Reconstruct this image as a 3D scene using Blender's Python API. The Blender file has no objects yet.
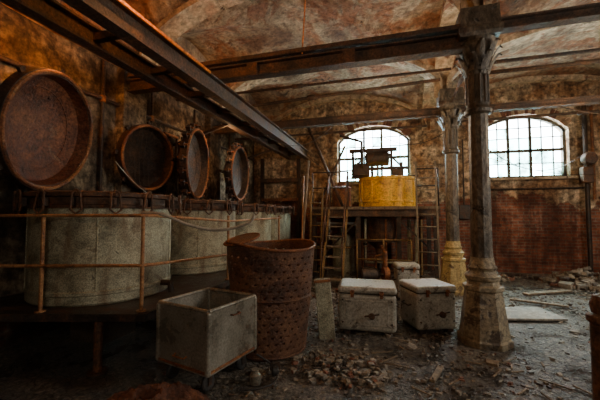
import bpy, bmesh, math, random
from mathutils import Vector, Matrix, noise
random.seed(7)
S=bpy.context.scene
COL=S.collection

# ---------------------------------------------------------------- materials
def ramp(nt,stops):
    r=nt.nodes.new('ShaderNodeValToRGB'); e=r.color_ramp.elements
    while len(e)<len(stops): e.new(0.5)
    for i,(p,c) in enumerate(stops):
        e[i].position=p; e[i].color=(c[0],c[1],c[2],1)
    return r
def mixrgb(nt,mode,fac,a,b):
    m=nt.nodes.new('ShaderNodeMixRGB'); m.blend_type=mode
    for s,v in ((0,fac),(1,a),(2,b)):
        if hasattr(v,'links'): nt.links.new(v,m.inputs[s])
        elif v is not None:
            m.inputs[s].default_value = v if s==0 else (v[0],v[1],v[2],1)
    return m.outputs[0]
def noise_n(nt,vec,scale,detail=8,rough=.6,dist=0):
    n=nt.nodes.new('ShaderNodeTexNoise'); n.inputs['Scale'].default_value=scale
    n.inputs['Detail'].default_value=detail; n.inputs['Roughness'].default_value=rough
    n.inputs['Distortion'].default_value=dist
    nt.links.new(vec,n.inputs['Vector']); return n.outputs['Fac']
def base(name,rough,metal):
    m=bpy.data.materials.new(name); m.use_nodes=True; nt=m.node_tree
    b=nt.nodes['Principled BSDF']; b.inputs['Roughness'].default_value=rough; b.inputs['Metallic'].default_value=metal
    tc=nt.nodes.new('ShaderNodeTexCoord')
    return m,nt,b,tc.outputs['Object']
def mapping(nt,v,sc,loc=(0,0,0)):
    mp=nt.nodes.new('ShaderNodeMapping'); mp.inputs['Scale'].default_value=sc; mp.inputs['Location'].default_value=loc
    nt.links.new(v,mp.inputs['Vector']); return mp.outputs[0]
def bump(nt,b,h,strength,dist=.02):
    bp=nt.nodes.new('ShaderNodeBump'); bp.inputs['Strength'].default_value=strength; bp.inputs['Distance'].default_value=dist
    nt.links.new(h,bp.inputs['Height']); nt.links.new(bp.outputs[0],b.inputs['Normal'])
def grime(name,stops,scale=2,rough=.7,metal=0,bstr=.5,fine=25,contrast=(.45,1.35),bd=.02,stretch=None,streak=None,peel=None,ssc=(9,9,.7)):
    m,nt,b,v=base(name,rough,metal); v0=v
    if stretch: v=mapping(nt,v,stretch)
    n1=noise_n(nt,v,scale,10,.62,.4); r=ramp(nt,stops); nt.links.new(n1,r.inputs[0])
    n2=noise_n(nt,v,fine,8,.7); r2=ramp(nt,[(.35,(contrast[0],)*3),(.65,(contrast[1],)*3)]); nt.links.new(n2,r2.inputs[0])
    c=mixrgb(nt,'MULTIPLY',1,r.outputs[0],r2.outputs[0])
    h=n2
    if streak:
        sv=mapping(nt,v0,ssc); n3=noise_n(nt,sv,1.0,8,.6); rs=ramp(nt,[(.50,(0,0,0)),(.68,(streak[1],)*3)]); nt.links.new(n3,rs.inputs[0])
        c=mixrgb(nt,'MIX',rs.outputs[0],c,streak[0])
    if peel:
        for sc,lo,colr,seed,amt in peel:
            pv=mapping(nt,v0,(1,1,1),(seed,seed,0)); n4=noise_n(nt,pv,sc,12,.68,.6)
            rp=ramp(nt,[(lo,(0,0,0)),(lo+.04,(amt,)*3)]); nt.links.new(n4,rp.inputs[0])
            c=mixrgb(nt,'MIX',rp.outputs[0],c,mixrgb(nt,'MULTIPLY',1,colr,r2.outputs[0]))
            h=mixrgb(nt,'SUBTRACT',.6,h,rp.outputs[0])
    nt.links.new(c,b.inputs['Base Color'])
    bump(nt,b,h,bstr,bd)
    rr=ramp(nt,[(.3,(max(rough-.2,.1),)*3),(.7,(min(rough+.2,1),)*3)]); nt.links.new(n1,rr.inputs[0])
    nt.links.new(rr.outputs[0],b.inputs['Roughness'])
    return m
def wallmat(name,axis,plaster,brick_z,brick_amt,stain,slope=.22,tint=1):
    m,nt,b,v=base(name,.9,0)
    sp=nt.nodes.new('ShaderNodeSeparateXYZ'); nt.links.new(v,sp.inputs[0])
    cb=nt.nodes.new('ShaderNodeCombineXYZ'); nt.links.new(sp.outputs[axis],cb.inputs[0]); nt.links.new(sp.outputs[2],cb.inputs[1])
    bk=nt.nodes.new('ShaderNodeTexBrick'); nt.links.new(cb.outputs[0],bk.inputs['Vector'])
    bk.inputs['Scale'].default_value=1; bk.inputs['Brick Width'].default_value=.26; bk.inputs['Row Height'].default_value=.08
    bk.inputs['Mortar Size'].default_value=.009
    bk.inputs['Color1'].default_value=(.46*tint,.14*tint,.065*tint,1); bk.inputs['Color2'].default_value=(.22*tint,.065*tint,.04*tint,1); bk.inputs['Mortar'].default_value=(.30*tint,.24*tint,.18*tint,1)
    n1=noise_n(nt,v,1.3,12,.65,.5); r=ramp(nt,plaster); nt.links.new(n1,r.inputs[0])
    n2=noise_n(nt,v,9,10,.7); r2=ramp(nt,[(.36,(.35,)*3),(.62,(1.25,)*3)]); nt.links.new(n2,r2.inputs[0])
    pl=mixrgb(nt,'MULTIPLY',1,r.outputs[0],r2.outputs[0])
    n3=noise_n(nt,v,1.1,12,.66,.3)
    ma=nt.nodes.new('ShaderNodeMath'); ma.operation='MULTIPLY_ADD'; nt.links.new(sp.outputs[2],ma.inputs[0]); ma.inputs[1].default_value=-slope; ma.inputs[2].default_value=slope*brick_z
    ad=nt.nodes.new('ShaderNodeMath'); ad.operation='ADD'; nt.links.new(ma.outputs[0],ad.inputs[0]); nt.links.new(n3,ad.inputs[1])
    rm=ramp(nt,[(.5,(0,)*3),(.53,(brick_amt,)*3)]); nt.links.new(ad.outputs[0],rm.inputs[0])
    c=mixrgb(nt,'MIX',rm.outputs[0],pl,bk.outputs['Color'])
    n4=noise_n(nt,v,.9,8,.6,1.0); rs=ramp(nt,[(.42,stain),(.58,(1,1,1))]); nt.links.new(n4,rs.inputs[0])
    c=mixrgb(nt,'MULTIPLY',1,c,rs.outputs[0]); c=mixrgb(nt,'MULTIPLY',.6,c,r2.outputs[0])
    sv=mapping(nt,v,(2.5,2.5,.35)); n6=noise_n(nt,sv,1,9,.65); r6=ramp(nt,[(.42,(.35,.3,.27)),(.55,(1,1,1))]); nt.links.new(n6,r6.inputs[0])
    c=mixrgb(nt,'MULTIPLY',.8,c,r6.outputs[0])
    nt.links.new(c,b.inputs['Base Color'])
    hh=mixrgb(nt,'ADD',.4,n2,bk.outputs['Color']); hh=mixrgb(nt,'SUBTRACT',.5,hh,rm.outputs[0]); bump(nt,b,hh,.9,.05)
    return m
M={}
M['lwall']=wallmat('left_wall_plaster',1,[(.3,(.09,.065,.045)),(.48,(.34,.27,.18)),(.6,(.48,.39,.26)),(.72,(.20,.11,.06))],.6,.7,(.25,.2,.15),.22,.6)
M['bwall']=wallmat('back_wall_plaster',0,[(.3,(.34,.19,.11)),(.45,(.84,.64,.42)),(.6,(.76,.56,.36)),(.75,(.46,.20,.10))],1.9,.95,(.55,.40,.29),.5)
M['ceil']=grime('vault_plaster',[(.28,(.08,.05,.035)),(.40,(.30,.16,.085)),(.5,(.56,.40,.25)),(.57,(.42,.17,.075)),(.66,(.52,.37,.23)),(.8,(.18,.07,.04))],.8,.95,0,1,11,(.4,1.3),.06,
   peel=[(1.0,.56,(.36,.13,.055,1),3.3,.7),(2.4,.61,(.10,.07,.05,1),8.1,.8),(3.1,.64,(.66,.52,.36,1),1.9,.6)],streak=((.08,.05,.035,1),.6),ssc=(1.6,.5,1.6))
M['rib']=grime('rib_plaster',[(.3,(.24,.15,.09)),(.5,(.74,.57,.37)),(.7,(.46,.23,.12))],1.6,.95,0,.9,9,(.4,1.25),.03,peel=[(2.5,.58,(.34,.13,.07,1),5.3,.8),(3.5,.61,(.10,.07,.05,1),9.3,.8)])
M['rust']=grime('rust',[(.3,(.05,.025,.015)),(.48,(.23,.08,.032)),(.6,(.40,.16,.055)),(.75,(.13,.065,.04))],5,.65,.2,.8,45,(.4,1.4))
M['drum']=grime('drum_rust',[(.3,(.045,.024,.016)),(.48,(.125,.056,.032)),(.6,(.21,.10,.052)),(.75,(.075,.042,.028))],5,.5,.35,.7,55,(.45,1.4))
M['rustl']=grime('rusty_lid_inside',[(.3,(.05,.018,.010)),(.48,(.16,.052,.024)),(.62,(.26,.10,.044)),(.78,(.08,.036,.022))],4,.45,.4,.7,30,(.35,1.5),peel=[(3,.62,(.26,.16,.10,1),2.2,.6)])
M['liddark']=grime('dark_lid_inside',[(.3,(.02,.014,.01)),(.5,(.07,.04,.024)),(.7,(.14,.075,.042))],5,.5,.35,.7,30,(.35,1.5))  # darker brown tone for the inside of the farther lids
M['iron']=grime('dark_iron',[(.3,(.018,.014,.012)),(.5,(.06,.042,.03)),(.7,(.13,.06,.03))],6,.5,.4,.5,40,(.4,1.4))
M['flange']=grime('rusted_flange_iron',[(.3,(.03,.018,.012)),(.5,(.12,.06,.032)),(.7,(.27,.11,.045))],6,.5,.3,.6,40,(.4,1.4))
M['beam']=grime('old_beam',[(.3,(.025,.016,.011)),(.5,(.085,.048,.028)),(.7,(.20,.095,.045))],4,.75,.0,.8,30,(.4,1.5))
M['orange']=grime('orange_lit_edge_and_cable',[(.3,(.55,.14,.02)),(.5,(.95,.30,.04)),(.7,(.40,.12,.03))],5,.5,0,.4,30,(.5,1.3))  # orange of one cable, and of the light streak painted on the runway
M['galv']=grime('vat_galvanised_steel',[(.3,(.14,.12,.08)),(.43,(.32,.30,.20)),(.56,(.48,.45,.31)),(.66,(.30,.27,.18)),(.78,(.20,.15,.085))],5,.5,.2,.5,80,(.3,1.4),.01,streak=((.14,.075,.035,1),.75),ssc=(7,7,1.0),peel=[(11,.62,(.09,.08,.055,1),1.1,.8),(2.5,.60,(.13,.09,.05,1),6.1,.6)])
M['bin']=grime('grubby_steel',[(.3,(.11,.095,.07)),(.45,(.28,.255,.20)),(.6,(.38,.35,.28)),(.75,(.20,.155,.10))],2.5,.36,.4,.3,50,(.55,1.25),.01,peel=[(5,.60,(.14,.08,.045,1),6.6,.6)])
M['white']=grime('dirty_white_enamel',[(.3,(.18,.145,.10)),(.42,(.40,.37,.30)),(.6,(.50,.47,.39)),(.72,(.30,.23,.155))],3.5,.4,.15,.4,40,(.5,1.25),.01,peel=[(6,.59,(.12,.08,.05,1),4.1,.8)])
M['col']=grime('painted_cast_iron',[(.3,(.03,.024,.018)),(.45,(.09,.07,.048)),(.55,(.18,.14,.095)),(.7,(.075,.042,.026))],5,.42,.25,.8,28,(.4,1.4),.02,(1,1,.5),peel=[(6,.58,(.025,.02,.015,1),4.1,.85)])
M['colb']=grime('cream_painted_base',[(.3,(.10,.07,.04)),(.45,(.27,.21,.125)),(.6,(.38,.30,.18)),(.75,(.13,.075,.04))],5,.48,.05,.8,28,(.4,1.3),.02,peel=[(5,.54,(.07,.045,.028,1),7.1,.85)])
M['colb2']=grime('ochre_painted_base',[(.3,(.15,.085,.03)),(.45,(.42,.30,.11)),(.6,(.54,.39,.15)),(.75,(.20,.10,.045))],5,.5,.05,.8,28,(.45,1.3),.02,peel=[(5,.58,(.12,.065,.035,1),7.1,.85)])
M['yellow']=grime('yellow_paint',[(.3,(.28,.12,.02)),(.45,(.78,.40,.02)),(.62,(.88,.50,.03)),(.75,(.30,.12,.03))],4,.5,0,.4,25,(.5,1.25),peel=[(4,.6,(.22,.10,.04,1),3.1,.8)])
M['ochre']=grime('faded_ochre_paint',[(.3,(.09,.05,.02)),(.5,(.30,.17,.05)),(.7,(.15,.07,.03))],4,.6,0,.5,25,(.5,1.25))
M['rail']=grime('rail_paint',[(.3,(.14,.055,.025)),(.5,(.40,.18,.07)),(.7,(.46,.27,.12))],7,.5,.3,.5,40,(.5,1.3))
M['wood']=grime('weathered_wood',[(.3,(.07,.05,.035)),(.5,(.22,.16,.10)),(.7,(.34,.26,.17))],3,.85,0,.6,25,(.5,1.3),.02,(6,1,1))
M['stone']=grime('rubble_stone',[(.3,(.10,.085,.065)),(.5,(.26,.225,.175)),(.7,(.45,.39,.31))],8,.7,0,.7,40,(.6,1.3))
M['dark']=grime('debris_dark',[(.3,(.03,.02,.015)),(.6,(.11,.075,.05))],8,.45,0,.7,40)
M['brickc']=grime('debris_brick',[(.3,(.12,.05,.03)),(.6,(.26,.11,.065))],8,.9,0,.7,40)
M['cloth']=grime('rusty_rag',[(.3,(.04,.018,.012)),(.5,(.14,.055,.03)),(.7,(.22,.095,.05))],6,.9,0,.8,35)
M['hose']=grime('grey_hose',[(.3,(.24,.21,.17)),(.7,(.48,.44,.36))],6,.5,0,.2,30,(.7,1.1))
M['rubber']=grime('black_rubber',[(.3,(.012,.012,.012)),(.7,(.05,.045,.04))],6,.6,0,.2,30)
M['frame']=grime('window_frame_paint',[(.3,(.05,.045,.035)),(.7,(.16,.14,.10))],6,.7,0,.3,30)
def glassy(name,col,a):
    m=bpy.data.materials.new(name); m.use_nodes=True; nt=m.node_tree
    b=nt.nodes['Principled BSDF']; b.inputs['Base Color'].default_value=(*col,1); b.inputs['Roughness'].default_value=.3
    tr=nt.nodes.new('ShaderNodeBsdfTransparent'); tr.inputs[0].default_value=(.60,.95,.88,1)
    mx=nt.nodes.new('ShaderNodeMixShader')
    tc=nt.nodes.new('ShaderNodeTexCoord'); f=noise_n(nt,tc.outputs['Object'],2.2,8,.65)
    r=ramp(nt,[(.42,(a*.1,)*3),(.66,(a,)*3)]); nt.links.new(f,r.inputs[0])
    nt.links.new(r.outputs[0],mx.inputs[0]); nt.links.new(tr.outputs[0],mx.inputs[1]); nt.links.new(b.outputs[0],mx.inputs[2])
    nt.links.new(mx.outputs[0],nt.nodes['Material Output'].inputs[0]); return m
M['glass']=glassy('dusty_glass',(.30,.42,.32),.97)
def floormat():
    m,nt,b,v=base('debris_floor',.7,0)
    vd=nt.nodes.new('ShaderNodeTexVoronoi'); vd.feature='DISTANCE_TO_EDGE'; vd.inputs['Scale'].default_value=15; nt.links.new(v,vd.inputs['Vector'])
    n1=noise_n(nt,v,1.1,12,.65,.5); r=ramp(nt,[(.32,(.035,.028,.021)),(.44,(.10,.083,.062)),(.56,(.22,.185,.14)),(.70,(.10,.076,.053))]); nt.links.new(n1,r.inputs[0])
    n2=noise_n(nt,v,26,10,.8); r2=ramp(nt,[(.38,(.12,)*3),(.5,(.7,)*3),(.64,(2.1,)*3)]); nt.links.new(n2,r2.inputs[0])
    c=mixrgb(nt,'MULTIPLY',1,r.outputs[0],r2.outputs[0])
    re=ramp(nt,[(0,(.3,)*3),(.1,(1,)*3)]); nt.links.new(vd.outputs['Distance'],re.inputs[0])
    n5=noise_n(nt,v,.8,6,.6); r5=ramp(nt,[(.45,(.05,)*3),(.6,(.8,)*3)]); nt.links.new(n5,r5.inputs[0])
    c=mixrgb(nt,'MULTIPLY',r5.outputs[0],c,re.outputs[0])
    nt.links.new(c,b.inputs['Base Color'])
    rr=ramp(nt,[(.38,(.18,)*3),(.56,(.5,)*3)]); nt.links.new(n1,rr.inputs[0]); nt.links.new(rr.outputs[0],b.inputs['Roughness'])
    h=mixrgb(nt,'ADD',r5.outputs[0],n2,re.outputs[0]); bump(nt,b,h,1,.05)
    return m
M['floor']=floormat()

# ---------------------------------------------------------------- mesh builder
class MB:
    def __init__(s): s.v=[]; s.f=[]; s.m=[]; s.mats=[]; s.sm=[]
    def mi(s,k):
        if k not in s.mats: s.mats.append(k)
        return s.mats.index(k)
    def add(s,vs,fs,k,smooth=False,T=None):
        o=len(s.v); i=s.mi(k)
        for p in vs:
            p=Vector(p); s.v.append(T@p if T else p)
        for f in fs: s.f.append([a+o for a in f]); s.m.append(i); s.sm.append(smooth)
    def box(s,c,d,k,T=None,R=None):
        c=Vector(c); vs=[]
        for x in(-.5,.5):
            for y in(-.5,.5):
                for z in(-.5,.5):
                    p=Vector((x*d[0],y*d[1],z*d[2]))
                    if R: p=R@p
                    vs.append(c+p)
        s.add(vs,[(0,1,3,2),(4,6,7,5),(0,4,5,1),(2,3,7,6),(0,2,6,4),(1,5,7,3)],k,False,T)
    def rbox(s,c,d,r,k,T=None,seg=3):
        bm=bmesh.new(); bmesh.ops.create_cube(bm,size=1)
        for v in bm.verts: v.co=Vector((v.co.x*d[0],v.co.y*d[1],v.co.z*d[2]))
        bmesh.ops.bevel(bm,geom=bm.edges[:],offset=r,segments=seg,affect='EDGES',profile=.5)
        bm.verts.index_update()
        s.add([v.co+Vector(c) for v in bm.verts],[[v.index for v in f.verts] for f in bm.faces],k,False,T); bm.free()
    def beam(s,a,b,w,h,k,T=None):
        a=Vector(a); b=Vector(b); y=(b-a).normalized(); up=Vector((0,0,1))
        if abs(y.dot(up))>.98: up=Vector((0,1,0))
        x=y.cross(up).normalized(); z=x.cross(y)
        R=Matrix((x,y,z)).transposed(); s.box((a+b)/2,(w,(b-a).length,h),k,T,R)
    def ibeam(s,a,b,w,h,k,t=.02):
        a=Vector(a);b=Vector(b); y=(b-a).normalized(); x=y.cross(Vector((0,0,1))).normalized(); z=x.cross(y)
        for off,ww,hh in((h/2-t/2,w,t),(-h/2+t/2,w,t),(0,t,h-2*t)):
            s.beam(a+z*off,b+z*off,ww,hh,k)
    def tube(s,pts,r,k,n=10,T=None,closed=False,caps=True):
        pts=[Vector(p) for p in pts]; N=len(pts); vs=[];fs=[]
        up=None
        for i,p in enumerate(pts):
            if closed: t=(pts[(i+1)%N]-pts[i-1]).normalized()
            elif i==0: t=(pts[1]-p).normalized()
            elif i==N-1: t=(p-pts[-2]).normalized()
            else: t=((pts[i+1]-p).normalized()+(p-pts[i-1]).normalized()).normalized()
            if up is None:
                up=Vector((0,0,1)) if abs(t.z)<.9 else Vector((1,0,0))
            x=t.cross(up).normalized(); up=x.cross(t).normalized()
            rr=r[i] if isinstance(r,(list,tuple)) else r
            for j in range(n):
                a=2*math.pi*j/n; vs.append(p+(x*math.cos(a)+up*math.sin(a))*rr)
        for i in range(N if closed else N-1):
            for j in range(n):
                i2=(i+1)%N; fs.append((i*n+j,i*n+(j+1)%n,i2*n+(j+1)%n,i2*n+j))
        s.add(vs,fs,k,True,T)
        if caps and not closed:
            o=len(s.v)-len(vs); i=s.mi(k)
            s.f.append([o+j for j in range(n)][::-1]); s.m.append(i); s.sm.append(False)
            s.f.append([o+(N-1)*n+j for j in range(n)]); s.m.append(i); s.sm.append(False)
    def lathe(s,prof,k,n=40,T=None,smooth=True,c=(0,0,0),rot=0):
        vs=[];c=Vector(c)
        for (r,z) in prof:
            for j in range(n):
                a=2*math.pi*j/n+rot; vs.append(c+Vector((r*math.cos(a),r*math.sin(a),z)))
        L=len(prof); fs=[]
        for i in range(L-1):
            for j in range(n): fs.append((i*n+j,i*n+(j+1)%n,(i+1)*n+(j+1)%n,(i+1)*n+j))
        s.add(vs,fs,k,smooth,T)
    def obj(s,name,loc=(0,0,0),rz=0,auto=35,parent=None):
        me=bpy.data.meshes.new(name); me.from_pydata([tuple(v) for v in s.v],[],s.f)
        for k in s.mats: me.materials.append(M[k])
        for i,p in enumerate(me.polygons): p.material_index=s.m[i]; p.use_smooth=s.sm[i]
        bm=bmesh.new(); bm.from_mesh(me); bmesh.ops.recalc_face_normals(bm,faces=bm.faces[:])
        for e in bm.edges:
            if len(e.link_faces)==2 and e.calc_face_angle(0)>math.radians(auto): e.smooth=False
        bm.to_mesh(me); bm.free()
        me.update(); o=bpy.data.objects.new(name,me); COL.objects.link(o); o.location=loc; o.rotation_euler=(0,0,rz)
        if parent: o.parent=parent
        return o

# ---------------------------------------------------------------- room
XL,XR,YB,YF=-4.3,6.8,9.7,-3.4
SPR,RISE=3.95,1.2
CX=1.08
bays_x=[(-3.95,CX),(CX,6.35)]
ys=[9.7,7.0,4.4,1.8,-.8,-3.4]
def prof(u): return math.sqrt(max(0,1-u*u))
def hx(x):
    for a,b in bays_x:
        if a<=x<=b: return SPR+RISE*prof((x-(a+b)/2)/((b-a)/2))
    return SPR
def hy(y):
    for i in range(5):
        b,a=ys[i],ys[i+1]
        if a-1e-6<=y<=b+1e-6: return SPR+RISE*.95*prof((y-(a+b)/2)/((b-a)/2))
    return SPR
def vault(x,y):
    if x<bays_x[0][0] or x>bays_x[1][1]: return SPR
    return max(hx(x),hy(y))
mb=MB(); nx,ny=150,210
vs=[];fs=[]
for i in range(nx+1):
    x=XL+(XR-XL)*i/nx
    for j in range(ny+1):
        y=YF+(YB-YF)*j/ny
        vs.append((x,y,vault(x,y)+.03*noise.noise(Vector((x*1.5,y*1.5,0)))))
for i in range(nx):
    for j in range(ny):
        a=i*(ny+1)+j; fs.append((a,a+1,a+ny+2,a+ny+1))
mb.add(vs,fs,'ceil',True)
mb.obj('ceiling',auto=60)
mb=MB()
for yb in ys[:-1]:
    for a,b in bays_x:
        w=.19; y0,y1=(yb-w,yb+w) if yb<9.6 else (yb-.16,yb)
        N=28; pv=[];ff=[]
        for i in range(N+1):
            t=math.pi*i/N; x=(a+b)/2-(b-a)/2*math.cos(t)*.985; z=SPR-.02+(RISE-.11)*math.sin(t)
            pv+=[(x,y0,z),(x,y1,z),(x,y1,z+.2),(x,y0,z+.2)]
        for i in range(N):
            o=i*4
            for q in range(4): ff.append((o+q,o+(q+1)%4,o+4+(q+1)%4,o+4+q))
        mb.add(pv,ff,'rib',True)
for i in range(5):
    b,a=ys[i],ys[i+1]; N=20; pv=[];ff=[]
    for q in range(N+1):
        t=math.pi*q/N; y=(a+b)/2-(b-a)/2*math.cos(t)*.98; z=SPR-.02+(RISE*.95-.11)*math.sin(t)
        pv+=[(CX-.17,y,z),(CX+.17,y,z),(CX+.17,y,z+.2),(CX-.17,y,z+.2)]
    for q in range(N):
        o=q*4
        for e in range(4): ff.append((o+e,o+(e+1)%4,o+4+(e+1)%4,o+4+e))
    mb.add(pv,ff,'rib',True)
mb.obj('trim_vault_ribs',auto=40)

wins=[(-.48,1.05,2.5,3.75,.45),(3.40,1.05,2.5,3.75,.45)]
def wtop(w,x): return w[3]+w[4]*(math.sqrt(max(0,1-((x-w[0])/w[1])**2*.85))-math.sqrt(.15))/(1-math.sqrt(.15))
xs=set([XL,XR])
for w in wins:
    for i in range(25): xs.add(round(w[0]-w[1]+2*w[1]*i/24,4))
x=XL
while x<XR: xs.add(round(x,4)); x+=.25
xs=sorted(xs)
mb=MB(); TH=.45
def prism(xa,xb,za0,zb0,za1,zb1):
    vs=[(xa,YB,za0),(xb,YB,zb0),(xb,YB,zb1),(xa,YB,za1),(xa,YB+TH,za0),(xb,YB+TH,zb0),(xb,YB+TH,zb1),(xa,YB+TH,za1)]
    mb.add(vs,[(0,1,2,3),(5,4,7,6),(0,4,5,1),(3,2,6,7),(0,3,7,4),(1,5,6,2)],'bwall')
for xa,xb in zip(xs[:-1],xs[1:]):
    if xb-xa<1e-4: continue
    xm=(xa+xb)/2; hit=None
    for w in wins:
        if abs(xm-w[0])<w[1]: hit=w
    if hit:
        prism(xa,xb,-.2,-.2,hit[2],hit[2]); prism(xa,xb,wtop(hit,xa),wtop(hit,xb),5.4,5.4)
    else: prism(xa,xb,-.2,-.2,5.4,5.4)
mb.obj('wall_back')
L=YB-YF
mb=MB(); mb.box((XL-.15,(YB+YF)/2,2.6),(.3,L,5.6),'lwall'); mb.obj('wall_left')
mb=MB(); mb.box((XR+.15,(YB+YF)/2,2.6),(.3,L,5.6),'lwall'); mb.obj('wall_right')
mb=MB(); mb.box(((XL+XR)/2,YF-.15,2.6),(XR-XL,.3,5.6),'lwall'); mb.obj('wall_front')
mb=MB()
for y in (7.0,4.4,1.8): mb.box((XL+.08,y,1.95),(.16,.5,4.0),'lwall')
mb.obj('trim_pilasters')
mb=MB()
for w in wins:
    pts=[(w[0]-w[1]*1.0+2*w[1]*i/26) for i in range(27)]
    for a,b in zip(pts[:-1],pts[1:]):
        A=Vector((a,YB-.012,wtop(w,a)+.11)); B=Vector((b,YB-.012,wtop(w,b)+.11))
        d=(B-A).normalized(); z=Vector((-d.z,0,d.x))
        R=Matrix((d,Vector((0,1,0)),z)).transposed()
        mb.box((A+B)/2,((B-A).length*.86,.03,.22),random.choice(['brickc','rib','rib']),R=R)
mb.obj('trim_window_arches')
mb=MB(); vs=[];fs=[]; nx,ny=110,130
def fz(x,y): return .018*noise.noise(Vector((x*1.2,y*1.2,3)))+.008*noise.noise(Vector((x*6,y*6,1)))-.01
for i in range(nx+1):
    for j in range(ny+1):
        x=XL+(XR-XL)*i/nx; y=YF+(YB-YF)*j/ny; vs.append((x,y,fz(x,y)))
for i in range(nx):
    for j in range(ny):
        a=i*(ny+1)+j; fs.append((a,a+1,a+ny+2,a+ny+1))
mb.add(vs,fs,'floor',True); mb.obj('floor',auto=80)

for n,w in enumerate(wins):
    mb=MB(); y=YB+.22; x0,hw,zs=w[0],w[1],w[2]
    mb.box((x0,y,zs+.035),(2*hw,.08,.07),'frame')
    for sx in(-1,1): mb.beam((x0+sx*(hw-.03),y,zs),(x0+sx*(hw-.03),y,wtop(w,x0+sx*(hw-.03))),.06,.08,'frame')
    arc=[(x0-hw+2*hw*i/24,y,wtop(w,x0-hw+2*hw*i/24)-.03) for i in range(25)]
    for a,b in zip(arc[:-1],arc[1:]): mb.beam(a,b,.08,.07,'frame')
    for i in range(1,8):
        xx=x0-hw+2*hw*i/8; t=.07 if i in(3,5) else .022
        mb.box((xx,y,(zs+wtop(w,xx))/2),(t,.05,wtop(w,xx)-zs-.03),'frame')
    for zz,t in ((zs+.4,.022),(zs+.75,.08),(zs+1.1,.022),(zs+1.38,.022)):
        half=hw
        while wtop(w,x0+half-.001)<zz+.02 and half>.2: half-=.03
        mb.box((x0,y,zz),(2*half-.03,.05,t),'frame')
    zr=[zs+.07,zs+.4,zs+.75,zs+1.1,zs+1.38]
    for i in range(8):
        for j in range(4):
            if random.random()<(.25 if j<2 else .6): continue
            xa=x0-hw+2*hw*i/8; xb=xa+2*hw/8
            if zr[j+1]>min(wtop(w,xa),wtop(w,xb)): continue
            mb.add([(xa,y+.01,zr[j]),(xb,y+.01,zr[j]),(xb,y+.01,zr[j+1]),(xa,y+.01,zr[j+1])],[(0,1,2,3)],'glass')
    mb.box((x0,YB+.0,zs-.03),(2*hw+.2,.3,.06),'rib')
    mb.obj('window_%d'%(n+1))

# ---------------------------------------------------------------- columns
def column(x,y,top,lower,q=1.0):
    mb=MB()
    def P(l): return [(r*q,z) for r,z in l]
    mb.lathe(P([(0,-.02),(.30,-.02),(.30,.05),(.275,.07),(.205,.60),(.225,.62),(.225,.66),(.18,.68),(.17,.74)]),lower,8,rot=math.pi/8,smooth=False)
    mb.lathe(P([(.165,.72),(.19,.74),(.195,.78),(.165,.81),(.145,.84),(.16,.88),(.14,.91),(.126,1.0)]),lower,32)
    mb.lathe(P([(.126,1.0),(.12,1.1),(.115,2.2),(.112,2.75)]),'col',12,smooth=False)
    mb.lathe(P([(.112,2.74),(.15,2.76),(.155,2.80),(.13,2.83),(.125,2.86),(.12,3.25),(.15,3.27),(.155,3.30),(.125,3.33),(.13,3.4),(.17,3.5),(.20,3.6),(.19,3.63),(.22,3.66)]),'col',32)
    for i in range(12):
        a=2*math.pi*i/12; d=Vector((math.cos(a),math.sin(a),0))*.122*q
        mb.tube([d+Vector((0,0,2.88)),d+Vector((0,0,3.23))],.014,'col',6)
    for lvl,(dz,dr) in enumerate(((0,0),(-.14,-.02))):
      for i in range(8):
        a=2*math.pi*(i+.5*lvl)/8
        d=Vector((math.cos(a),math.sin(a),0)); t=Vector((-math.sin(a),math.cos(a),0))
        Q=[]
        for z,r,w in((3.36,.135,.03),(3.45,.17,.05),(3.54,.215,.045),(3.6,.26,.025),(3.57,.285,.006)):
            r=(r+dr)*q; z+=dz
            Q+=[d*r-t*w+Vector((0,0,z)),d*(r+.015)+Vector((0,0,z)),d*r+t*w+Vector((0,0,z))]
        F=[]
        for s in range(4):
            for e in range(2): F.append((s*3+e,s*3+e+1,s*3+4+e,s*3+3+e))
        mb.add(Q,F,'col',True)
    mb.lathe(P([(0,3.66),(.31,3.66),(.34,3.70),(.34,3.76),(.31,3.78),(.30,top),(0,top)]),'col',4,rot=math.pi/4,smooth=False)
    return mb.obj('cast_iron_column',(x,y,0))
column(CX-.01,4.38,4.02,'colb'); column(1.2,7.0,4.02,'colb2',1.02)

# ---------------------------------------------------------------- beams
mb=MB()
mb.ibeam((XL,4.28,3.64),(.93,4.28,3.64),.16,.2,'beam'); mb.box((-1.6,4.22,3.80),(5.0,.1,.06),'beam')
for x in(-3.6,-1.9,-.5): mb.box((x,4.18,3.62),(.16,.02,.18),'flange')
mb.obj('tie_beam')
mb=MB(); mb.ibeam((1.28,4.38,3.85),(XR,4.38,3.85),.14,.14,'beam'); mb.obj('tie_beam')
mb=MB(); mb.ibeam((XL,6.95,3.60),(1.06,6.95,3.60),.14,.17,'beam'); mb.obj('tie_beam')
mb=MB(); mb.ibeam((1.34,6.95,3.6),(XR,6.95,3.6),.14,.13,'beam'); mb.obj('tie_beam')
def rod(a,b,r,k='beam'):
    mb=MB(); mb.tube([a,b],r,k,8)
    m=(Vector(a)+Vector(b))/2; d=(Vector(b)-Vector(a)).normalized()
    mb.tube([m-d*.12,m-d*.08,m+d*.08,m+d*.12],[r,r*1.8,r*1.8,r],k,8); mb.obj('tie_rod')
rod((XL+.02,6.8,4.02),(1.0,6.8,4.22),.035); rod((1.35,6.8,4.25),(XR-.02,6.8,4.25),.04)
rod((XL+.02,5.65,3.92),(1.0,5.65,3.92),.025); rod((1.2,5.65,3.95),(XR-.02,5.65,3.95),.03)
rod((XL+.02,8.3,3.7),(.9,8.3,3.7),.03); rod((1.4,8.3,3.75),(XR-.02,8.3,3.75),.03)
rod((1.12,4.7,3.72),(1.18,6.7,3.72),.02)
mb=MB()
mb.ibeam((-2.5,-2,3.40),(-2.5,YB,3.40),.16,.26,'beam',.025)
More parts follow.
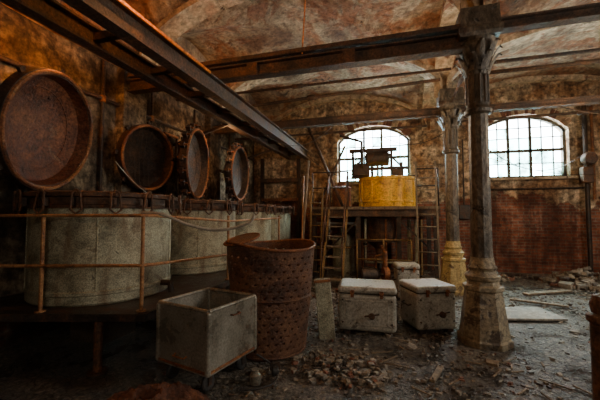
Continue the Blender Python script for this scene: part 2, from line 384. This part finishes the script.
mb.ibeam((-3.05,-2,3.40),(-3.05,YB,3.40),.14,.22,'beam',.025)
for i in range(14):
    y=-1.6+i*.85; mb.beam((-3.05,y,3.42),(-2.5,y,3.42),.07,.08,'beam')
mb.beam((-2.5,-2,3.545),(-2.5,YB,3.545),.05,.035,'rust')
mb.beam((-2.405,1.2,3.51),(-2.405,3.9,3.51),.02,.035,'orange')  # orange strip paints a streak of warm light along the flange edge
for y in(1.2,5.6,8.1): mb.beam((-3.05,y,3.3),(XL+.02,y,2.95),.05,.05,'iron')
mb.obj('overhead_runway_beam')
def cable(a,b,sag,r=.008,k='iron',name='hanging_cable'):
    mb=MB(); a=Vector(a);b=Vector(b); P=[]
    for i in range(17):
        t=i/16; p=a.lerp(b,t); p.z-=sag*4*t*(1-t); P.append(p)
    mb.tube(P,r,k,6); return mb.obj(name)
cable((-2.5,5.2,3.3),(-1.2,6.95,3.5),.5); cable((-3.4,3.3,2.2),(-3.2,3.85,1.74),.06,.006,'hose')
cable((1.2,6.8,3.5),(4.6,9.5,3.0),.7); cable((-.5,6.95,3.5),(1.1,7.0,3.2),.35)
cable((-1.15,4.2,3.75),(-1.1,4.3,5.0),-.03,.009,'orange'); cable((3.0,6.95,3.55),(5.9,6.95,3.55),.3)
cable((1.35,7.0,2.9),(5.2,9.5,2.55),.25,.006); cable((-2.3,8.2,3.3),(-.9,8.8,2.5),.2,.008)

# ---------------------------------------------------------------- vat platform + rail
mb=MB()
P=[(-4.25,1.98),(-3.9,2.08),(-2.22,2.56),(-2.22,9.3),(-4.25,9.3)]
n=len(P)
vs=[(x,y,.54) for x,y in P]+[(x,y,.58) for x,y in P]
mb.add(vs,[tuple(range(n))[::-1],tuple(range(n,2*n))]+[(i,(i+1)%n,n+(i+1)%n,n+i) for i in range(n)],'iron')
mb.beam((-4.2,1.99,.545),(-2.22,2.56,.545),.05,.07,'iron'); mb.beam((-2.24,2.56,.545),(-2.24,9.2,.545),.05,.07,'iron')
for x,y in((-2.72,2.50),(-2.34,4.2),(-2.34,5.6),(-2.34,7.2),(-2.34,9)):
    mb.tube([(x,y,-.02),(x,y,.54)],.04,'flange',10)
    mb.lathe([(0,0),(.09,0),(.09,.02),(0,.02)],'flange',12,c=(x,y,0))
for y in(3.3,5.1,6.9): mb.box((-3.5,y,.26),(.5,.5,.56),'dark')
mb.obj('vat_platform')
mb=MB()
for z in(1.50,1.02):
    mb.tube([(-4.2,2.02,z),(-3.25,2.29,z),(-2.32,2.57,z),(-2.26,2.66,z),(-2.25,4.2,z-.08),(-2.25,6.5,z-.05)],.016,'rail',10)
for x,y in((-3.22,2.31),(-2.31,2.59),(-2.26,4.2),(-2.26,6.4)):
    mb.tube([(x,y,.585),(x,y,1.50)],.018,'rail',10)
    mb.lathe([(0,0),(.045,0),(.045,.012),(0,.012)],'rail',12,c=(x,y,.585))
mb.obj('platform_railing')

# ---------------------------------------------------------------- vats
def vat(y,R,x=-3.40,H=1.06):
    mb=MB()
    mb.lathe([(0,0),(R-.02,0),(R,.02),(R,.10),(R+.012,.11),(R+.012,.14),(R,.15),(R,H-.06)],'galv',64)
    for i in range(5):
        a=2*math.pi*i/5+.4; mb.tube([(R*math.cos(a),R*math.sin(a),.1),(R*math.cos(a),R*math.sin(a),H-.06)],.008,'galv',6)
    mb.lathe([(R,H-.06),(R+.03,H-.06),(R+.035,H-.03),(R+.02,H-.02),(R+.02,H+.05),(R+.075,H+.06),(R+.08,H+.10),(R+.02,H+.115),(R-.04,H+.115),(R-.04,.1),(0,.1)],'flange',64)
    n=16
    for i in range(n):
        a=2*math.pi*(i+.3)/n; d=Vector((math.cos(a),math.sin(a),0)); t=Vector((-math.sin(a),math.cos(a),0))
        c=d*(R+.085)
        for s in(-1,1): mb.box(c+t*.028*s+Vector((0,0,H+.0)),(.05,.014,.09),'iron',R=Matrix.Rotation(a,3,'Z'))
        top=Vector((0,0,H+.12)); q=c+d*.03
        sw=random.uniform(-.03,.03)
        mb.tube([q+top,q+t*.035+Vector((0,0,H+.09)),q+t*(.05+sw)+Vector((0,0,H-.08)),q+t*sw+Vector((0,0,H-.12)),q-t*(.05-sw)+Vector((0,0,H-.08)),q-t*.035+Vector((0,0,H+.09)),q+top],.012,'flange',6)
    mb.tube([(R-.02,0.1,.12),(R+.12,.1,.12),(R+.14,.1,.02)],.035,'iron',10)
    return mb.obj('galvanised_vat',(x,y,.58))
for y,R in((3.19,.75),(5.0,.75),(6.8,.75),(8.5,.7)): vat(y,R)

def lid(loc,R,yaw,tilt,k='rustl',scallop=False,net=False):
    mb=MB()
    mb.lathe([(0.001,-.2),(R*.35,-.19),(R*.65,-.14),(R*.86,-.06),(R*.90,.03),(R*.91,.07)],k,64)
    mb.lathe([(R*.91,.07),(R*1.0,.07),(R*1.0,-.04),(R*.9,-.09),(R*.66,-.17),(R*.35,-.22),(0.001,-.235)],'iron',64)
    mb.tube([(R*.955*math.cos(2*math.pi*i/48),R*.955*math.sin(2*math.pi*i/48),.075) for i in range(48)],.024,'rust',8,closed=True)
    mb.tube([(R*.7*math.cos(2*math.pi*i/48),R*.7*math.sin(2*math.pi*i/48),-.125) for i in range(48)],.008,k,6,closed=True)
    if scallop:
        for i in range(20):
            a=2*math.pi*i/20; d=Vector((math.cos(a),math.sin(a),0))
            mb.box(d*(R+.03),(.10,.085,.07),'iron',R=Matrix.Rotation(a,3,'Z'))
            mb.tube([d*(R+.05)+Vector((0,0,-.06)),d*(R+.05)+Vector((0,0,.09))],.016,'rust',6)
    else:
        for i in range(8):
            a=2*math.pi*i/8; d=Vector((math.cos(a),math.sin(a),0)); mb.box(d*(R+.02),(.06,.06,.04),'iron',R=Matrix.Rotation(a,3,'Z'))
    if net:
        for i in range(-5,6):
            o=i*R/6; h=math.sqrt(R*R-o*o)*.9
            mb.tube([(o,-h,.0),(o,0,-.06),(o,h,.0)],.004,'iron',5); mb.tube([(-h,o,.0),(0,o,-.06),(h,o,.0)],.004,'iron',5)
    mb.box((0,0,-.25),(R*1.5,.05,.06),'iron'); mb.box((0,0,-.25),(.05,R*1.5,.06),'iron')
    o=mb.obj('vat_lid',loc)
    nrm=Vector((math.cos(yaw)*math.cos(tilt),math.sin(yaw)*math.cos(tilt),math.sin(tilt)))
    o.rotation_euler=nrm.to_track_quat('Z','Y').to_euler()
    return o
lid((-3.84,2.76,2.49),.70,math.radians(18),math.radians(-10))
lid((-3.93,4.44,2.47),.55,math.radians(-5),math.radians(-4),k='liddark',net=True)
lid((-3.62,5.36,2.50),.68,math.radians(16),math.radians(-2),k='liddark',scallop=True)
lid((-3.55,7.03,2.52),.66,math.radians(8),math.radians(-2),k='liddark',scallop=True)
mb=MB()
for y in(2.85,5.4,7.1):
    for s in(-.18,.18):
        mb.tube([(-4.13,y+s,1.62),(-4.2,y+s,2.2),(-4.2,y+s,3.1)],.022,'iron',8)
    mb.tube([(-4.2,y-.2,3.1),(-4.2,y+.2,3.1)],.03,'rust',8)
mb.obj('lid_hinge_brackets')
mb=MB()
mb.tube([(-4.24,2.0,3.3),(-4.24,9.5,3.3)],.03,'iron',10)
for y in (2.2,3.85,4.9,6.25,7.9):
    mb.tube([(-4.24,y,.6),(-4.24,y,3.25),(-4.24,y,3.9)],.025,'iron',8)
    mb.lathe([(0,-.05),(.045,-.05),(.045,.05),(0,.05)],'rust',10,c=(-4.24,y,3.3))
mb.obj('steam_pipework')

# ---------------------------------------------------------------- perforated drum
mb=MB(); N=120; Hh=1.17; rows=68
def Rz(z): return .42+.085*(z/Hh)
vs=[];fs=[]
for j in range(rows+1):
    z=Hh*j/rows
    for i in range(N):
        a=2*math.pi*i/N; r=Rz(z)+.014*math.sin(3*a+z*2)+.006*noise.noise(Vector((math.cos(a)*4,math.sin(a)*4,z*4))); vs.append((r*math.cos(a),r*math.sin(a),z+(.03*math.sin(2*a) if j==rows else 0)))
for j in range(rows):
    for i in range(N):
        if 3<j<rows-3 and j%4==1 and (i+(2 if (j//4)%2 else 0))%4==0: continue
        fs.append((j*N+i,j*N+(i+1)%N,(j+1)*N+(i+1)%N,(j+1)*N+i))
mb.add(vs,fs,'drum',True)
mb.lathe([(0,.03),(.42,.03)],'drum',48)
for z in(.01,.6):
    r=Rz(z)+.008; mb.tube([(r*math.cos(2*math.pi*i/48),r*math.sin(2*math.pi*i/48),z+.015) for i in range(48)],.014,'drum',8,closed=True)
mb.tube([((Rz(Hh)+.014*math.sin(6*math.pi*i/60+Hh*2))*math.cos(2*math.pi*i/60),(Rz(Hh)+.014*math.sin(6*math.pi*i/60+Hh*2))*math.sin(2*math.pi*i/60),Hh+.03*math.sin(4*math.pi*i/60)) for i in range(60)],.016,'rust',8,closed=True)
o=mb.obj('perforated_drum',(-1.38,3.56,.0))
s=o.modifiers.new('s','SOLIDIFY'); s.thickness=.008
o.rotation_euler=(0,math.radians(1.5),0)
mb=MB(); N=17
for i in range(-N,N+1):
    for j in range(-N,N+1):
        x,y=i*.012,j*.012
        if x*x+y*y<.038 and not (i%3==0 and j%3==0): mb.box((x,y,0),(.012,.012,.006),'drum')
mb.tube([(.2*math.cos(2*math.pi*i/32),.2*math.sin(2*math.pi*i/32),0) for i in range(32)],.012,'rust',8,closed=True)
o=mb.obj('perforated_strainer_plate',(-1.61,3.31,1.235)); o.rotation_euler=(math.radians(14),math.radians(-9),0)

# ---------------------------------------------------------------- trolley bin
mb=MB(); w=.62; h=.53; z0=.17; t=.02
for s in(-1,1):
    mb.rbox((s*(w/2),0,z0+h/2),(t,w,h),.008,'bin',seg=2)
    mb.rbox((0,s*(w/2),z0+h/2),(w,t,h),.008,'bin',seg=2)
mb.box((0,0,z0+.01),(w,w,.03),'bin')
for s in(-1,1):
    mb.tube([(s*w/2,-w/2,z0+h),(s*w/2,w/2,z0+h)],.018,'bin',8); mb.tube([(-w/2,s*w/2,z0+h),(w/2,s*w/2,z0+h)],.018,'bin',8)
    mb.box((s*(w/2+.012),0,z0+.03),(.015,w,.02),'rust'); mb.box((0,s*(w/2+.012),z0+.03),(w,.015,.02),'rust')
for sx in(-1,1):
    for sy in(-1,1):
        mb.rbox((sx*w/2,sy*w/2,z0+h/2),(.05,.05,h),.022,'bin')
        c=(sx*.22,sy*.22)
        mb.box((c[0],c[1],z0-.02),(.07,.07,.04),'iron')
        T=Matrix.Translation((c[0],c[1],.07))@Matrix.Rotation(math.pi/2,4,'Y')
        mb.lathe([(0,-.02),(.06,-.02),(.07,-.01),(.07,.01),(.06,.02),(0,.02)],'rubber',20,T=T)
        for q in(-1,1): mb.box((c[0]+q*.028,c[1],.1),(.006,.035,.1),'iron')
mb.tube([(w/2+.01,-.05,z0+.44),(w/2+.045,-.045,z0+.44),(w/2+.045,.045,z0+.44),(w/2+.01,.05,z0+.44)],.007,'rust',8)
mb.tube([(-.07,-w/2-.01,z0+.12),(-.065,-w/2-.04,z0+.11),(.065,-w/2-.04,z0+.11),(.07,-w/2-.01,z0+.12)],.007,'rust',8)
mb.obj('metal_trolley_bin',(-1.69,2.77,0),math.radians(-13.7))

# ---------------------------------------------------------------- white metal cases
def case(x,y,w,d,h,rz):
    mb=MB()
    mb.rbox((0,0,.04+h*.42),(w,d,h*.84),.05,'white')
    mb.rbox((0,0,.04+h*.92),(w+.02,d+.02,h*.16),.04,'white')
    mb.box((0,0,.04+h*.84),(w-.02,d-.02,.014),'iron')
    for s in(-1,1):
        mb.box((s*w*.35,0,.02),(.08,d*.9,.045),'iron')
        mb.box((s*w*.25,-d/2-.008,.04+h*.84),(.04,.015,.09),'rust')
        mb.tube([(s*w*.25-.02,-d/2-.02,.04+h*.9),(s*w*.25-.02,-d/2-.045,.04+h*.86),(s*w*.25+.02,-d/2-.045,.04+h*.86),(s*w*.25+.02,-d/2-.02,.04+h*.9)],.006,'rust',6)
        for zc in(.2,.7): mb.tube([(s*w*.42,-d/2-.01,.04+h*zc),(s*w*.42,-d/2+.01,.04+h*zc)],.012,'iron',8)
        mb.tube([(s*(w/2),-.1,h*.6),(s*(w/2+.04),-.09,h*.58),(s*(w/2+.04),.09,h*.58),(s*w/2,.1,h*.6)],.01,'iron',8)
    T=Matrix.Translation((.06,-d/2-.004,.04+h*.36))@Matrix.Rotation(math.pi/2,4,'X')
    mb.lathe([(0,.04),(.035,.04),(.04,.0),(.07,0),(.075,-.01)],'iron',20,T=T)
    mb.tube([(.06-.09,-d/2-.03,.04+h*.36),(.06+.09,-d/2-.03,.04+h*.42)],.009,'iron',6)
    mb.rbox((0,-d/2,.04+h*.42),(w*.74,.012,h*.56),.005,'white',seg=1)
    mb.obj('white_metal_case',(x,y,0),math.radians(rz))
case(-.31,4.44,.72,.56,.56,3); case(.46,4.70,.54,.52,.56,24); case(.27,6.2,.40,.34,.6,10)

mb=MB(); mb.rbox((0,0,.36),(.20,.04,.74),.01,'galv'); mb.box((0,-.03,.7),(.20,.03,.03),'rust')
o=mb.obj('metal_panel',(-.76,3.95,-.01)); o.rotation_euler=(math.radians(-3),math.radians(-5),math.radians(14))
def spline(ctrl,r,k,name):
    P=[]
    for i in range(len(ctrl)-1):
        p0=Vector(ctrl[max(i-1,0)]);p1=Vector(ctrl[i]);p2=Vector(ctrl[i+1]);p3=Vector(ctrl[min(i+2,len(ctrl)-1)])
        for q in range(6):
            t=q/6; P.append(.5*((2*p1)+(p2-p0)*t+(2*p0-5*p1+4*p2-p3)*t*t+(3*p1-p0-3*p2+p3)*t**3))
    P.append(Vector(ctrl[-1])); mb=MB(); mb.tube(P,r,k,8); return mb.obj(name)
spline([(-2.45,2.72,1.53),(-2.22,2.75,1.51),(-2.0,2.85,1.41),(-1.78,2.98,1.35),(-1.58,3.05,1.37),(-1.42,3.10,1.43),(-1.38,3.12,1.50)],.016,'hose','draped_hose')
spline([(-1.25,2.55,.02),(-1.1,2.60,.03),(-1.0,2.75,.03),(-1.10,3.0,.03),(-1.28,2.98,.14)],.009,'rubber','black_cable')

# ---------------------------------------------------------------- tank platform at back
mb=MB()
mb.box((-.42,8.75,1.69),(3.06,1.7,.06),'wood')
mb.ibeam((-1.95,7.92,1.57),(1.11,7.92,1.57),.1,.18,'beam'); mb.ibeam((-1.95,9.5,1.57),(1.11,9.5,1.57),.1,.18,'iron')
for x in(-1.85,-.75,.2,1.02):
    for y in(7.95,9.45): mb.beam((x,y,-.02),(x,y,1.5),.1,.1,'iron')
mb.beam((-1.85,7.95,.3),(-.75,7.95,1.4),.04,.04,'iron'); mb.beam((.2,7.95,1.4),(1.02,7.95,.6),.04,.04,'iron')
mb.beam((-.75,7.95,.9),(.2,7.95,.9),.05,.05,'iron')
mb.obj('tank_platform')
mb=MB()
for z in(2.2,2.6): mb.tube([(-1.9,7.97,z),(-1.0,7.97,z)],.018,'iron',8); mb.tube([(.6,7.97,z),(1.08,7.97,z)],.018,'iron',8)
for x in(-1.9,-1.45,-1.0,.6,1.08): mb.tube([(x,7.97,1.72),(x,7.97,2.6)],.018,'iron',8)
mb.obj('tank_platform_handrail')
mb=MB()
R=.72
mb.lathe([(0,0),(R,0),(R,.1),(R+.02,.11),(R+.02,.15),(R,.16),(R,.66),(R+.03,.67),(R+.03,.74),(R-.01,.75),(R-.02,.2),(0,.2)],'yellow',56)
for i in range(12):
    a=2*math.pi*i/12; mb.beam((R*1.01*math.cos(a),R*1.01*math.sin(a),.02),(R*1.01*math.cos(a),R*1.01*math.sin(a),.68),.03,.02,'yellow')
mb.obj('yellow_tank',(-.06,8.75,1.73))
mb=MB()
for x in(-.95,-.45,.05,.3):
    mb.beam((x,8.72,2.49),(x,8.72,3.3 if x<.2 else 2.9),.07,.07,'iron')
mb.beam((-1.05,8.72,3.25),(.2,8.72,3.25),.1,.1,'iron'); mb.beam((-.95,8.72,2.75),(.45,8.72,2.75),.08,.08,'iron')
T=Matrix.Translation((-.30,8.62,3.0))@Matrix.Rotation(math.pi/2,4,'Y')
mb.lathe([(0,-.3),(.16,-.3),(.2,-.26),(.2,.26),(.16,.3),(0,.3)],'iron',24,T=T)
mb.lathe([(0,-.42),(.26,-.42),(.26,-.36),(0,-.36)],'iron',24,T=T)
mb.rbox((-.72,8.7,2.72),(.42,.3,.34),.03,'iron'); mb.rbox((.2,8.7,2.62),(.3,.26,.22),.03,'iron')
mb.beam((-.95,8.72,2.8),(-.45,8.72,3.22),.05,.05,'iron'); mb.beam((.3,8.72,2.8),(-.1,8.72,3.22),.05,.05,'iron')
mb.tube([(-.72,8.7,2.9),(-.72,8.7,3.5),(-1.3,8.7,3.7)],.04,'iron',8)
mb.tube([(-.3,8.72,3.2),(-.3,8.72,1.95)],.03,'iron',10); mb.beam((-1.0,8.72,2.52),(.7,8.72,2.52),.1,.06,'iron')
mb.obj('mixer_drive_frame')
mb=MB(); mb.lathe([(0,0),(.25,0),(.26,.02),(.25,.04),(.25,.5),(.26,.52),(.24,.54),(.1,.58),(.1,.66),(0,.66)],'rust',32); mb.obj('metal_barrel',(-1.25,8.6,1.73))
mb=MB()
mb.lathe([(0,1.46),(.4,1.46),(.4,.95),(.36,.85),(.12,.65),(.08,.5),(.08,.35)],'flange',32)
mb.tube([(0,0,.4),(0,0,.14),(.12,0,.07),(.6,0,.07)],.07,'iron',12)
for s in(-1,1): mb.tube([(s*.43,.0,0),(s*.43,0,1.4)],.025,'rust',8)
mb.obj('discharge_hopper',(-.28,8.7,0))
mb=MB(); mb.lathe([(0,0),(.3,0),(.3,.9),(.26,.97),(.1,1.02),(.1,1.15),(0,1.15)],'galv',32); mb.tube([(0,0,1.1),(0,0,1.45)],.04,'iron',8); mb.obj('pressure_vessel',(-1.25,8.9,0))
mb=MB()
mb.tube([(-1.9,8.3,1.3),(-.9,8.3,1.3),(-.82,8.3,1.2),(-.82,8.3,.1)],.04,'hose',10)
mb.tube([(-.6,8.2,1.42),(-.6,8.2,.35),(.55,8.2,.35),(.6,8.2,.45),(.6,8.2,1.42)],.035,'galv',10)
mb.tube([(.45,8.4,1.4),(.45,8.4,.02)],.05,'galv',10); mb.tube([(.75,8.6,1.4),(.75,8.6,.02)],.03,'ochre',10)
mb.tube([(-1.9,8.15,.7),(-.95,8.15,.7)],.03,'ochre',8)
mb.tube([(-.1,8.12,1.42),(-.1,8.12,.6),(-.35,8.12,.5),(-.35,8.12,.02)],.03,'rust',8)
mb.tube([(-1.5,8.1,1.42),(-1.5,8.1,.9),(-1.1,8.1,.9),(-1.1,8.1,.02)],.028,'galv',8)
for p in((-.82,8.3,.7),(.45,8.4,.9),(-.6,8.2,.8),(-1.5,8.1,1.1)):
    mb.lathe([(0,-.03),(.08,-.03),(.08,.03),(0,.03)],'iron',16,c=p)
    T=Matrix.Translation(Vector(p)+Vector((0,-.12,0)))@Matrix.Rotation(math.pi/2,4,'X')
    mb.tube([(.07*math.cos(6.283*i/16),.07*math.sin(6.283*i/16),0) for i in range(16)],.01,'rust',6,T=T,closed=True)
    mb.tube([Vector(p),Vector(p)+Vector((0,-.12,0))],.012,'iron',6)
mb.obj('process_pipework')
mb=MB()
for x in(-.75,-.15,.45): mb.tube([(x,7.55,-.01),(x,7.55,.95)],.02,'ochre',8)
for z in(.5,.95): mb.tube([(-.75,7.55,z),(.45,7.55,z)],.018,'ochre',8)
mb.obj('guard_rail')
mb=MB()
a=Vector((0,-1.0,-.02)); b=Vector((0,.0,1.62))
for s in(-.22,.22):
    o=Vector((s,0,0)); mb.beam(a+o,b+o,.03,.12,'ochre')
    mb.tube([a+o+Vector((0,.05,.85)),b+o+Vector((0,0,.85))],.018,'flange',8)
    for t in(.05,.5,.97): q=a.lerp(b,t)+o; mb.tube([q,q+Vector((0,0,.86))],.015,'flange',8)
for i in range(7):
    q=a.lerp(b,(i+.7)/7.4); mb.box(q,(.42,.16,.025),'wood')
mb.obj('platform_stairs',(-1.22,7.80,0))
mb=MB()
T=Matrix.Translation((0,0,.22))@Matrix.Rotation(math.pi/2,4,'Y')
mb.lathe([(0,-.2),(.12,-.2),(.15,-.17),(.15,.15),(.1,.2),(.03,.2),(.03,.35),(0,.35)],'iron',24,T=T)
mb.lathe([(0,.3),(.17,.3),(.17,.42),(0,.42)],'rust',24,T=T); mb.box((.08,0,.03),(.7,.3,.07),'rust'); mb.tube([(.36,0,.3),(.36,0,.7),(.36,.3,.8)],.04,'rust',10)
mb.obj('pump_motor',(-.45,7.15,0),.3)
mb=MB(); mb.lathe([(0,.0),(.13,0),(.17,.32),(.18,.33),(.165,.33),(.125,.02),(0,.02)],'galv',28)
mb.tube([(.17*math.cos(math.pi*i/12),0,.33+.12*math.sin(math.pi*i/12)) for i in range(13)],.006,'iron',6); mb.obj('metal_bucket',(.25,6.85,0))
def ladder(a,b,w,n,k,name='ladder'):
    mb=MB(); a=Vector(a);b=Vector(b)
    for s in(-1,1):
        o=Vector((s*w/2,0,0)); mb.beam(a+o,b+o,.035,.05,k)
    for i in range(n):
        p=a.lerp(b,(i+.6)/n); mb.tube([p-Vector((w/2,0,0)),p+Vector((w/2,0,0))],.014,k,8)
    mb.obj(name)
ladder((.80,7.45,-.02),(.80,7.84,2.75),.42,10,'wood'); ladder((-1.76,7.6,-.02),(-1.76,7.86,2.2),.28,8,'ochre')
mb=MB()
mb.tube([(-1.15,8.1,1.73),(-2.1,8.3,3.9)],.04,'beam'); mb.tube([(-1.8,8.15,1.73),(-1.1,8.2,3.3)],.03,'beam')
mb.obj('leaning_poles')
mb=MB(); mb.tube([(-2.05,7.3,.0),(-1.98,7.85,2.9)],.03,'wood'); mb.tube([(-2.0,7.25,.0),(-2.1,7.8,2.5)],.022,'rail'); mb.obj('leaning_poles')
mb=MB()
mb.beam((-3.9,9.45,0),(-3.9,9.45,3.3),.1,.1,'iron'); mb.beam((-2.7,9.45,0),(-2.7,9.45,3.26),.1,.1,'iron'); mb.beam((-3.9,9.4,2.6),(-2.7,9.4,2.6),.1,.12,'beam'); mb.beam((-3.9,9.4,2.0),(-2.7,9.4,2.0),.06,.08,'rust')
mb.obj('iron_frame')
mb=MB()
mb.tube([(4.72,9.55,-.02),(4.72,9.55,4.3)],.05,'iron',10); mb.tube([(4.88,9.58,1.9),(4.88,9.58,4.3)],.035,'rust',10)
mb.tube([(2.3,9.62,2.2),(4.72,9.62,2.2)],.02,'iron',8)
T=Matrix.Translation((4.72,9.42,2.9))@Matrix.Rotation(math.pi/2,4,'X')
mb.lathe([(0,-.1),(.13,-.1),(.16,-.05),(.16,.05),(.13,.1),(0,.1)],'flange',24,T=T)
mb.rbox((4.67,9.45,2.5),(.22,.2,.4),.03,'flange')
mb.obj('valve_pipework')
mb=MB(); mb.rbox((1.95,9.60,1.6),(.3,.12,.4),.02,'iron'); mb.tube([(1.95,9.62,1.8),(1.95,9.62,3.6)],.02,'iron',8); mb.tube([(1.7,9.62,.0),(1.7,9.62,3.4)],.03,'rust',8); mb.obj('electrical_box')
mb=MB(); mb.lathe([(0,0),(.16,0),(.16,.03),(.1,.05),(.08,.1),(.08,.74),(.10,.76),(.10,.80),(.07,.82),(.08,.88),(.06,.94),(0,.96)],'flange',28)
mb.obj('rusty_bollard',(1.45,2.80,-.01))

# ---------------------------------------------------------------- debris
def chip(mb,x,y,z,s,k,flat=.35):
    R=Matrix.Rotation(random.uniform(0,6.28),3,'Z')@Matrix.Rotation(random.uniform(-.4,.4),3,'X')
    d=(s*random.uniform(.6,1.4),s*random.uniform(.5,1),s*flat*random.uniform(.5,1.3))
    vs=[]
    for a in(-.5,.5):
        for b in(-.5,.5):
            for c in(-.5,.5):
                p=Vector((a*d[0],b*d[1],c*d[2])); p*=random.uniform(.6,1.15); vs.append(Vector((x,y,z+d[2]*.4))+R@p)
    mb.add(vs,[(0,1,3,2),(4,6,7,5),(0,4,5,1),(2,3,7,6),(0,2,6,4),(1,5,7,3)],k)
def bad(x,y):
    return (abs(x-1.07)<.34 and abs(y-4.38)<.34)
mb=MB()
for i in range(21000):
    x=random.uniform(-2.1,5.5); y=1.4+8*random.random()**1.3
    dens=.55+1.0*noise.noise(Vector((x*.8,y*.8,5)))
    if random.random()>dens or bad(x,y): continue
    s=random.choice([.01,.014,.02,.028,.04])
    chip(mb,x,y,fz(x,y),s,random.choice(['stone','stone','dark','dark','stone','wood','brickc' if random.random()<.4 else 'dark']),.5)
for i in range(170):
    x=random.uniform(-1.6,4.5); y=random.uniform(2.2,9.3)
    if bad(x,y): continue
    chip(mb,x,y,fz(x,y),random.uniform(.05,.11),random.choice(['stone','wood','dark','stone','brickc' if random.random()<.3 else 'dark']),.35)
for i in range(130):
    x=random.uniform(-1.3,3.5); y=random.uniform(2.2,8)
    if bad(x,y): continue
    a=random.uniform(0,3.14); l=random.uniform(.08,.3)
    mb.beam((x,y,fz(x,y)+.012),(x+l*math.cos(a),y+l*math.sin(a),fz(x,y)+.02),.014,.01,'wood')
mb.obj('floor_debris')
def heap(cx,cy,rx,ry,h,n,smax):
    mb=MB()
    for i in range(n):
        r=random.random()**.6; a=random.uniform(0,6.28)
        chip(mb,cx+rx*r*math.cos(a),cy+ry*r*math.sin(a),(1-r)*h*random.random(),random.uniform(.04,smax),random.choice(['stone','stone','wood','dark','brickc' if random.random()<.5 else 'stone']),.5)
    mb.obj('rubble_heap')
heap(4.1,8.5,.9,.7,.35,500,.18); heap(-.9,6.0,.5,.4,.18,140,.11); heap(2.3,8.8,.6,.4,.14,160,.12); heap(-.5,3.2,.5,.35,.05,160,.06)
def plank(x,y,l,w,rz,k='wood',name='wooden_plank'):
    mb=MB(); mb.rbox((0,0,.02),(l,w,.03),.005,k,seg=1)
    for s in(-1,1): mb.tube([(s*l*.42,0,.03),(s*l*.42,0,.045)],.008,'iron',6)
    mb.obj(name,(x,y,.005),math.radians(rz))
plank(1.22,2.95,.45,.045,28); plank(1.75,5.6,1.2,.6,14,'stone','fallen_metal_sheet'); plank(-.6,2.35,.34,.05,-10); plank(2.9,7.3,1.1,.12,30); plank(.4,3.3,.35,.05,70); plank(2.4,6.4,.8,.08,-20); plank(.35,5.4,.6,.07,50)
mb=MB(); vs=[];fs=[];n=60
for i in range(n+1):
    for j in range(n+1):
        u=i/n*2-1;v=j/n*2-1; r=math.sqrt(u*u+v*v)
        h=max(0,1-r**2.2*(1+.35*noise.noise(Vector((u*2,v*2,9)))))
        fold=1-abs(noise.noise(Vector((u*2.6+v,v*4,2))))*2.2
        z=.20*h*(.45+.55*fold)+.05*h*noise.noise(Vector((u*9,v*6,4)))
        vs.append((u*.50,v*.32,z))
for i in range(n):
    for j in range(n):
        a=i*(n+1)+j; fs.append((a,a+1,a+n+2,a+n+1))
mb.add(vs,fs,'cloth',True); mb.obj('rag_heap',(-1.76,2.12,-.012),math.radians(18),auto=80)
mb=MB(); mb.lathe([(0,0),(.045,0),(.05,.01),(.05,.08),(.03,.1),(.03,.12),(.035,.125),(.0,.125)],'bin',20); mb.obj('metal_can',(-1.18,2.72,0))
mb=MB()
T=Matrix.Translation((0,0,.05))@Matrix.Rotation(math.pi/2,4,'Y')
mb.lathe([(0,-.03),(.04,-.03),(.05,-.02),(.05,.02),(.04,.03),(0,.03)],'rubber',20,T=T); mb.box((0,0,.09),(.09,.03,.06),'iron'); mb.obj('loose_castor',(-1.06,2.90,0),.5)

# ---------------------------------------------------------------- light
w=bpy.data.worlds.new('World'); S.world=w; w.use_nodes=True; nt=w.node_tree
bg=nt.nodes['Background']; bg.inputs[0].default_value=(.78,.93,1,1); bg.inputs[1].default_value=34
def area(name,loc,target,size,energy,col,sy=None):
    L=bpy.data.lights.new(name,'AREA'); L.energy=energy; L.color=col; L.size=size
    if sy: L.shape='RECTANGLE'; L.size_y=sy
    o=bpy.data.objects.new(name,L); COL.objects.link(o); o.location=loc
    o.rotation_euler=(Vector(target)-Vector(loc)).to_track_quat('-Z','Y').to_euler(); return o
area('window_daylight',(3.8,13,6.6),(3.0,7,1.2),2.2,3500,(.97,.97,1))
area('window_daylight',(-.5,13,6.6),(-.2,7,1.2),2.2,2500,(.97,.98,1))
area('side_fill_light',(6.6,3.6,2.9),(-1,4.2,1.4),1.6,170,(1,.95,.87))  # added fill from the right; no window is built in that wall
area('front_fill_light',(2.2,-3.0,3.0),(-1.2,5.0,2.4),1.6,58,(1,.86,.70))  # added fill from behind the camera; the front wall has no window
def point(name,loc,e,col,r=.15):
    L=bpy.data.lights.new(name,'POINT'); L.energy=e; L.color=col; L.shadow_soft_size=r
    o=bpy.data.objects.new(name,L); COL.objects.link(o); o.location=loc
point('warm_fill_light',(-3.62,2.72,3.46),32,(1,.32,.05),.04)  # added bare light, no fixture, to turn the lid rims orange
point('warm_fill_light',(-2.0,2.5,3.85),26,(1,.42,.10),.04)  # added bare light to warm the runway beam and nearby vault
point('warm_fill_light',(-3.3,6.0,3.2),18,(1,.5,.2),.08)  # added warm fill above the vats, no fixture
point('warm_fill_light',(.0,6.0,2.9),64,(1,.70,.42),.3)  # added warm fill for the left bay, no fixture
point('warm_fill_light',(3.4,6.2,3.0),64,(1,.76,.48),.3)  # added warm fill for the right bay, no fixture

# ---------------------------------------------------------------- camera
cd=bpy.data.cameras.new('Camera'); cam=bpy.data.objects.new('Camera',cd); COL.objects.link(cam)
cam.location=(0,0,1.5); cam.rotation_euler=(math.radians(92.8),0,math.radians(15.7))
cd.lens=19.2; cd.sensor_width=36; cd.clip_start=.05
S.camera=cam
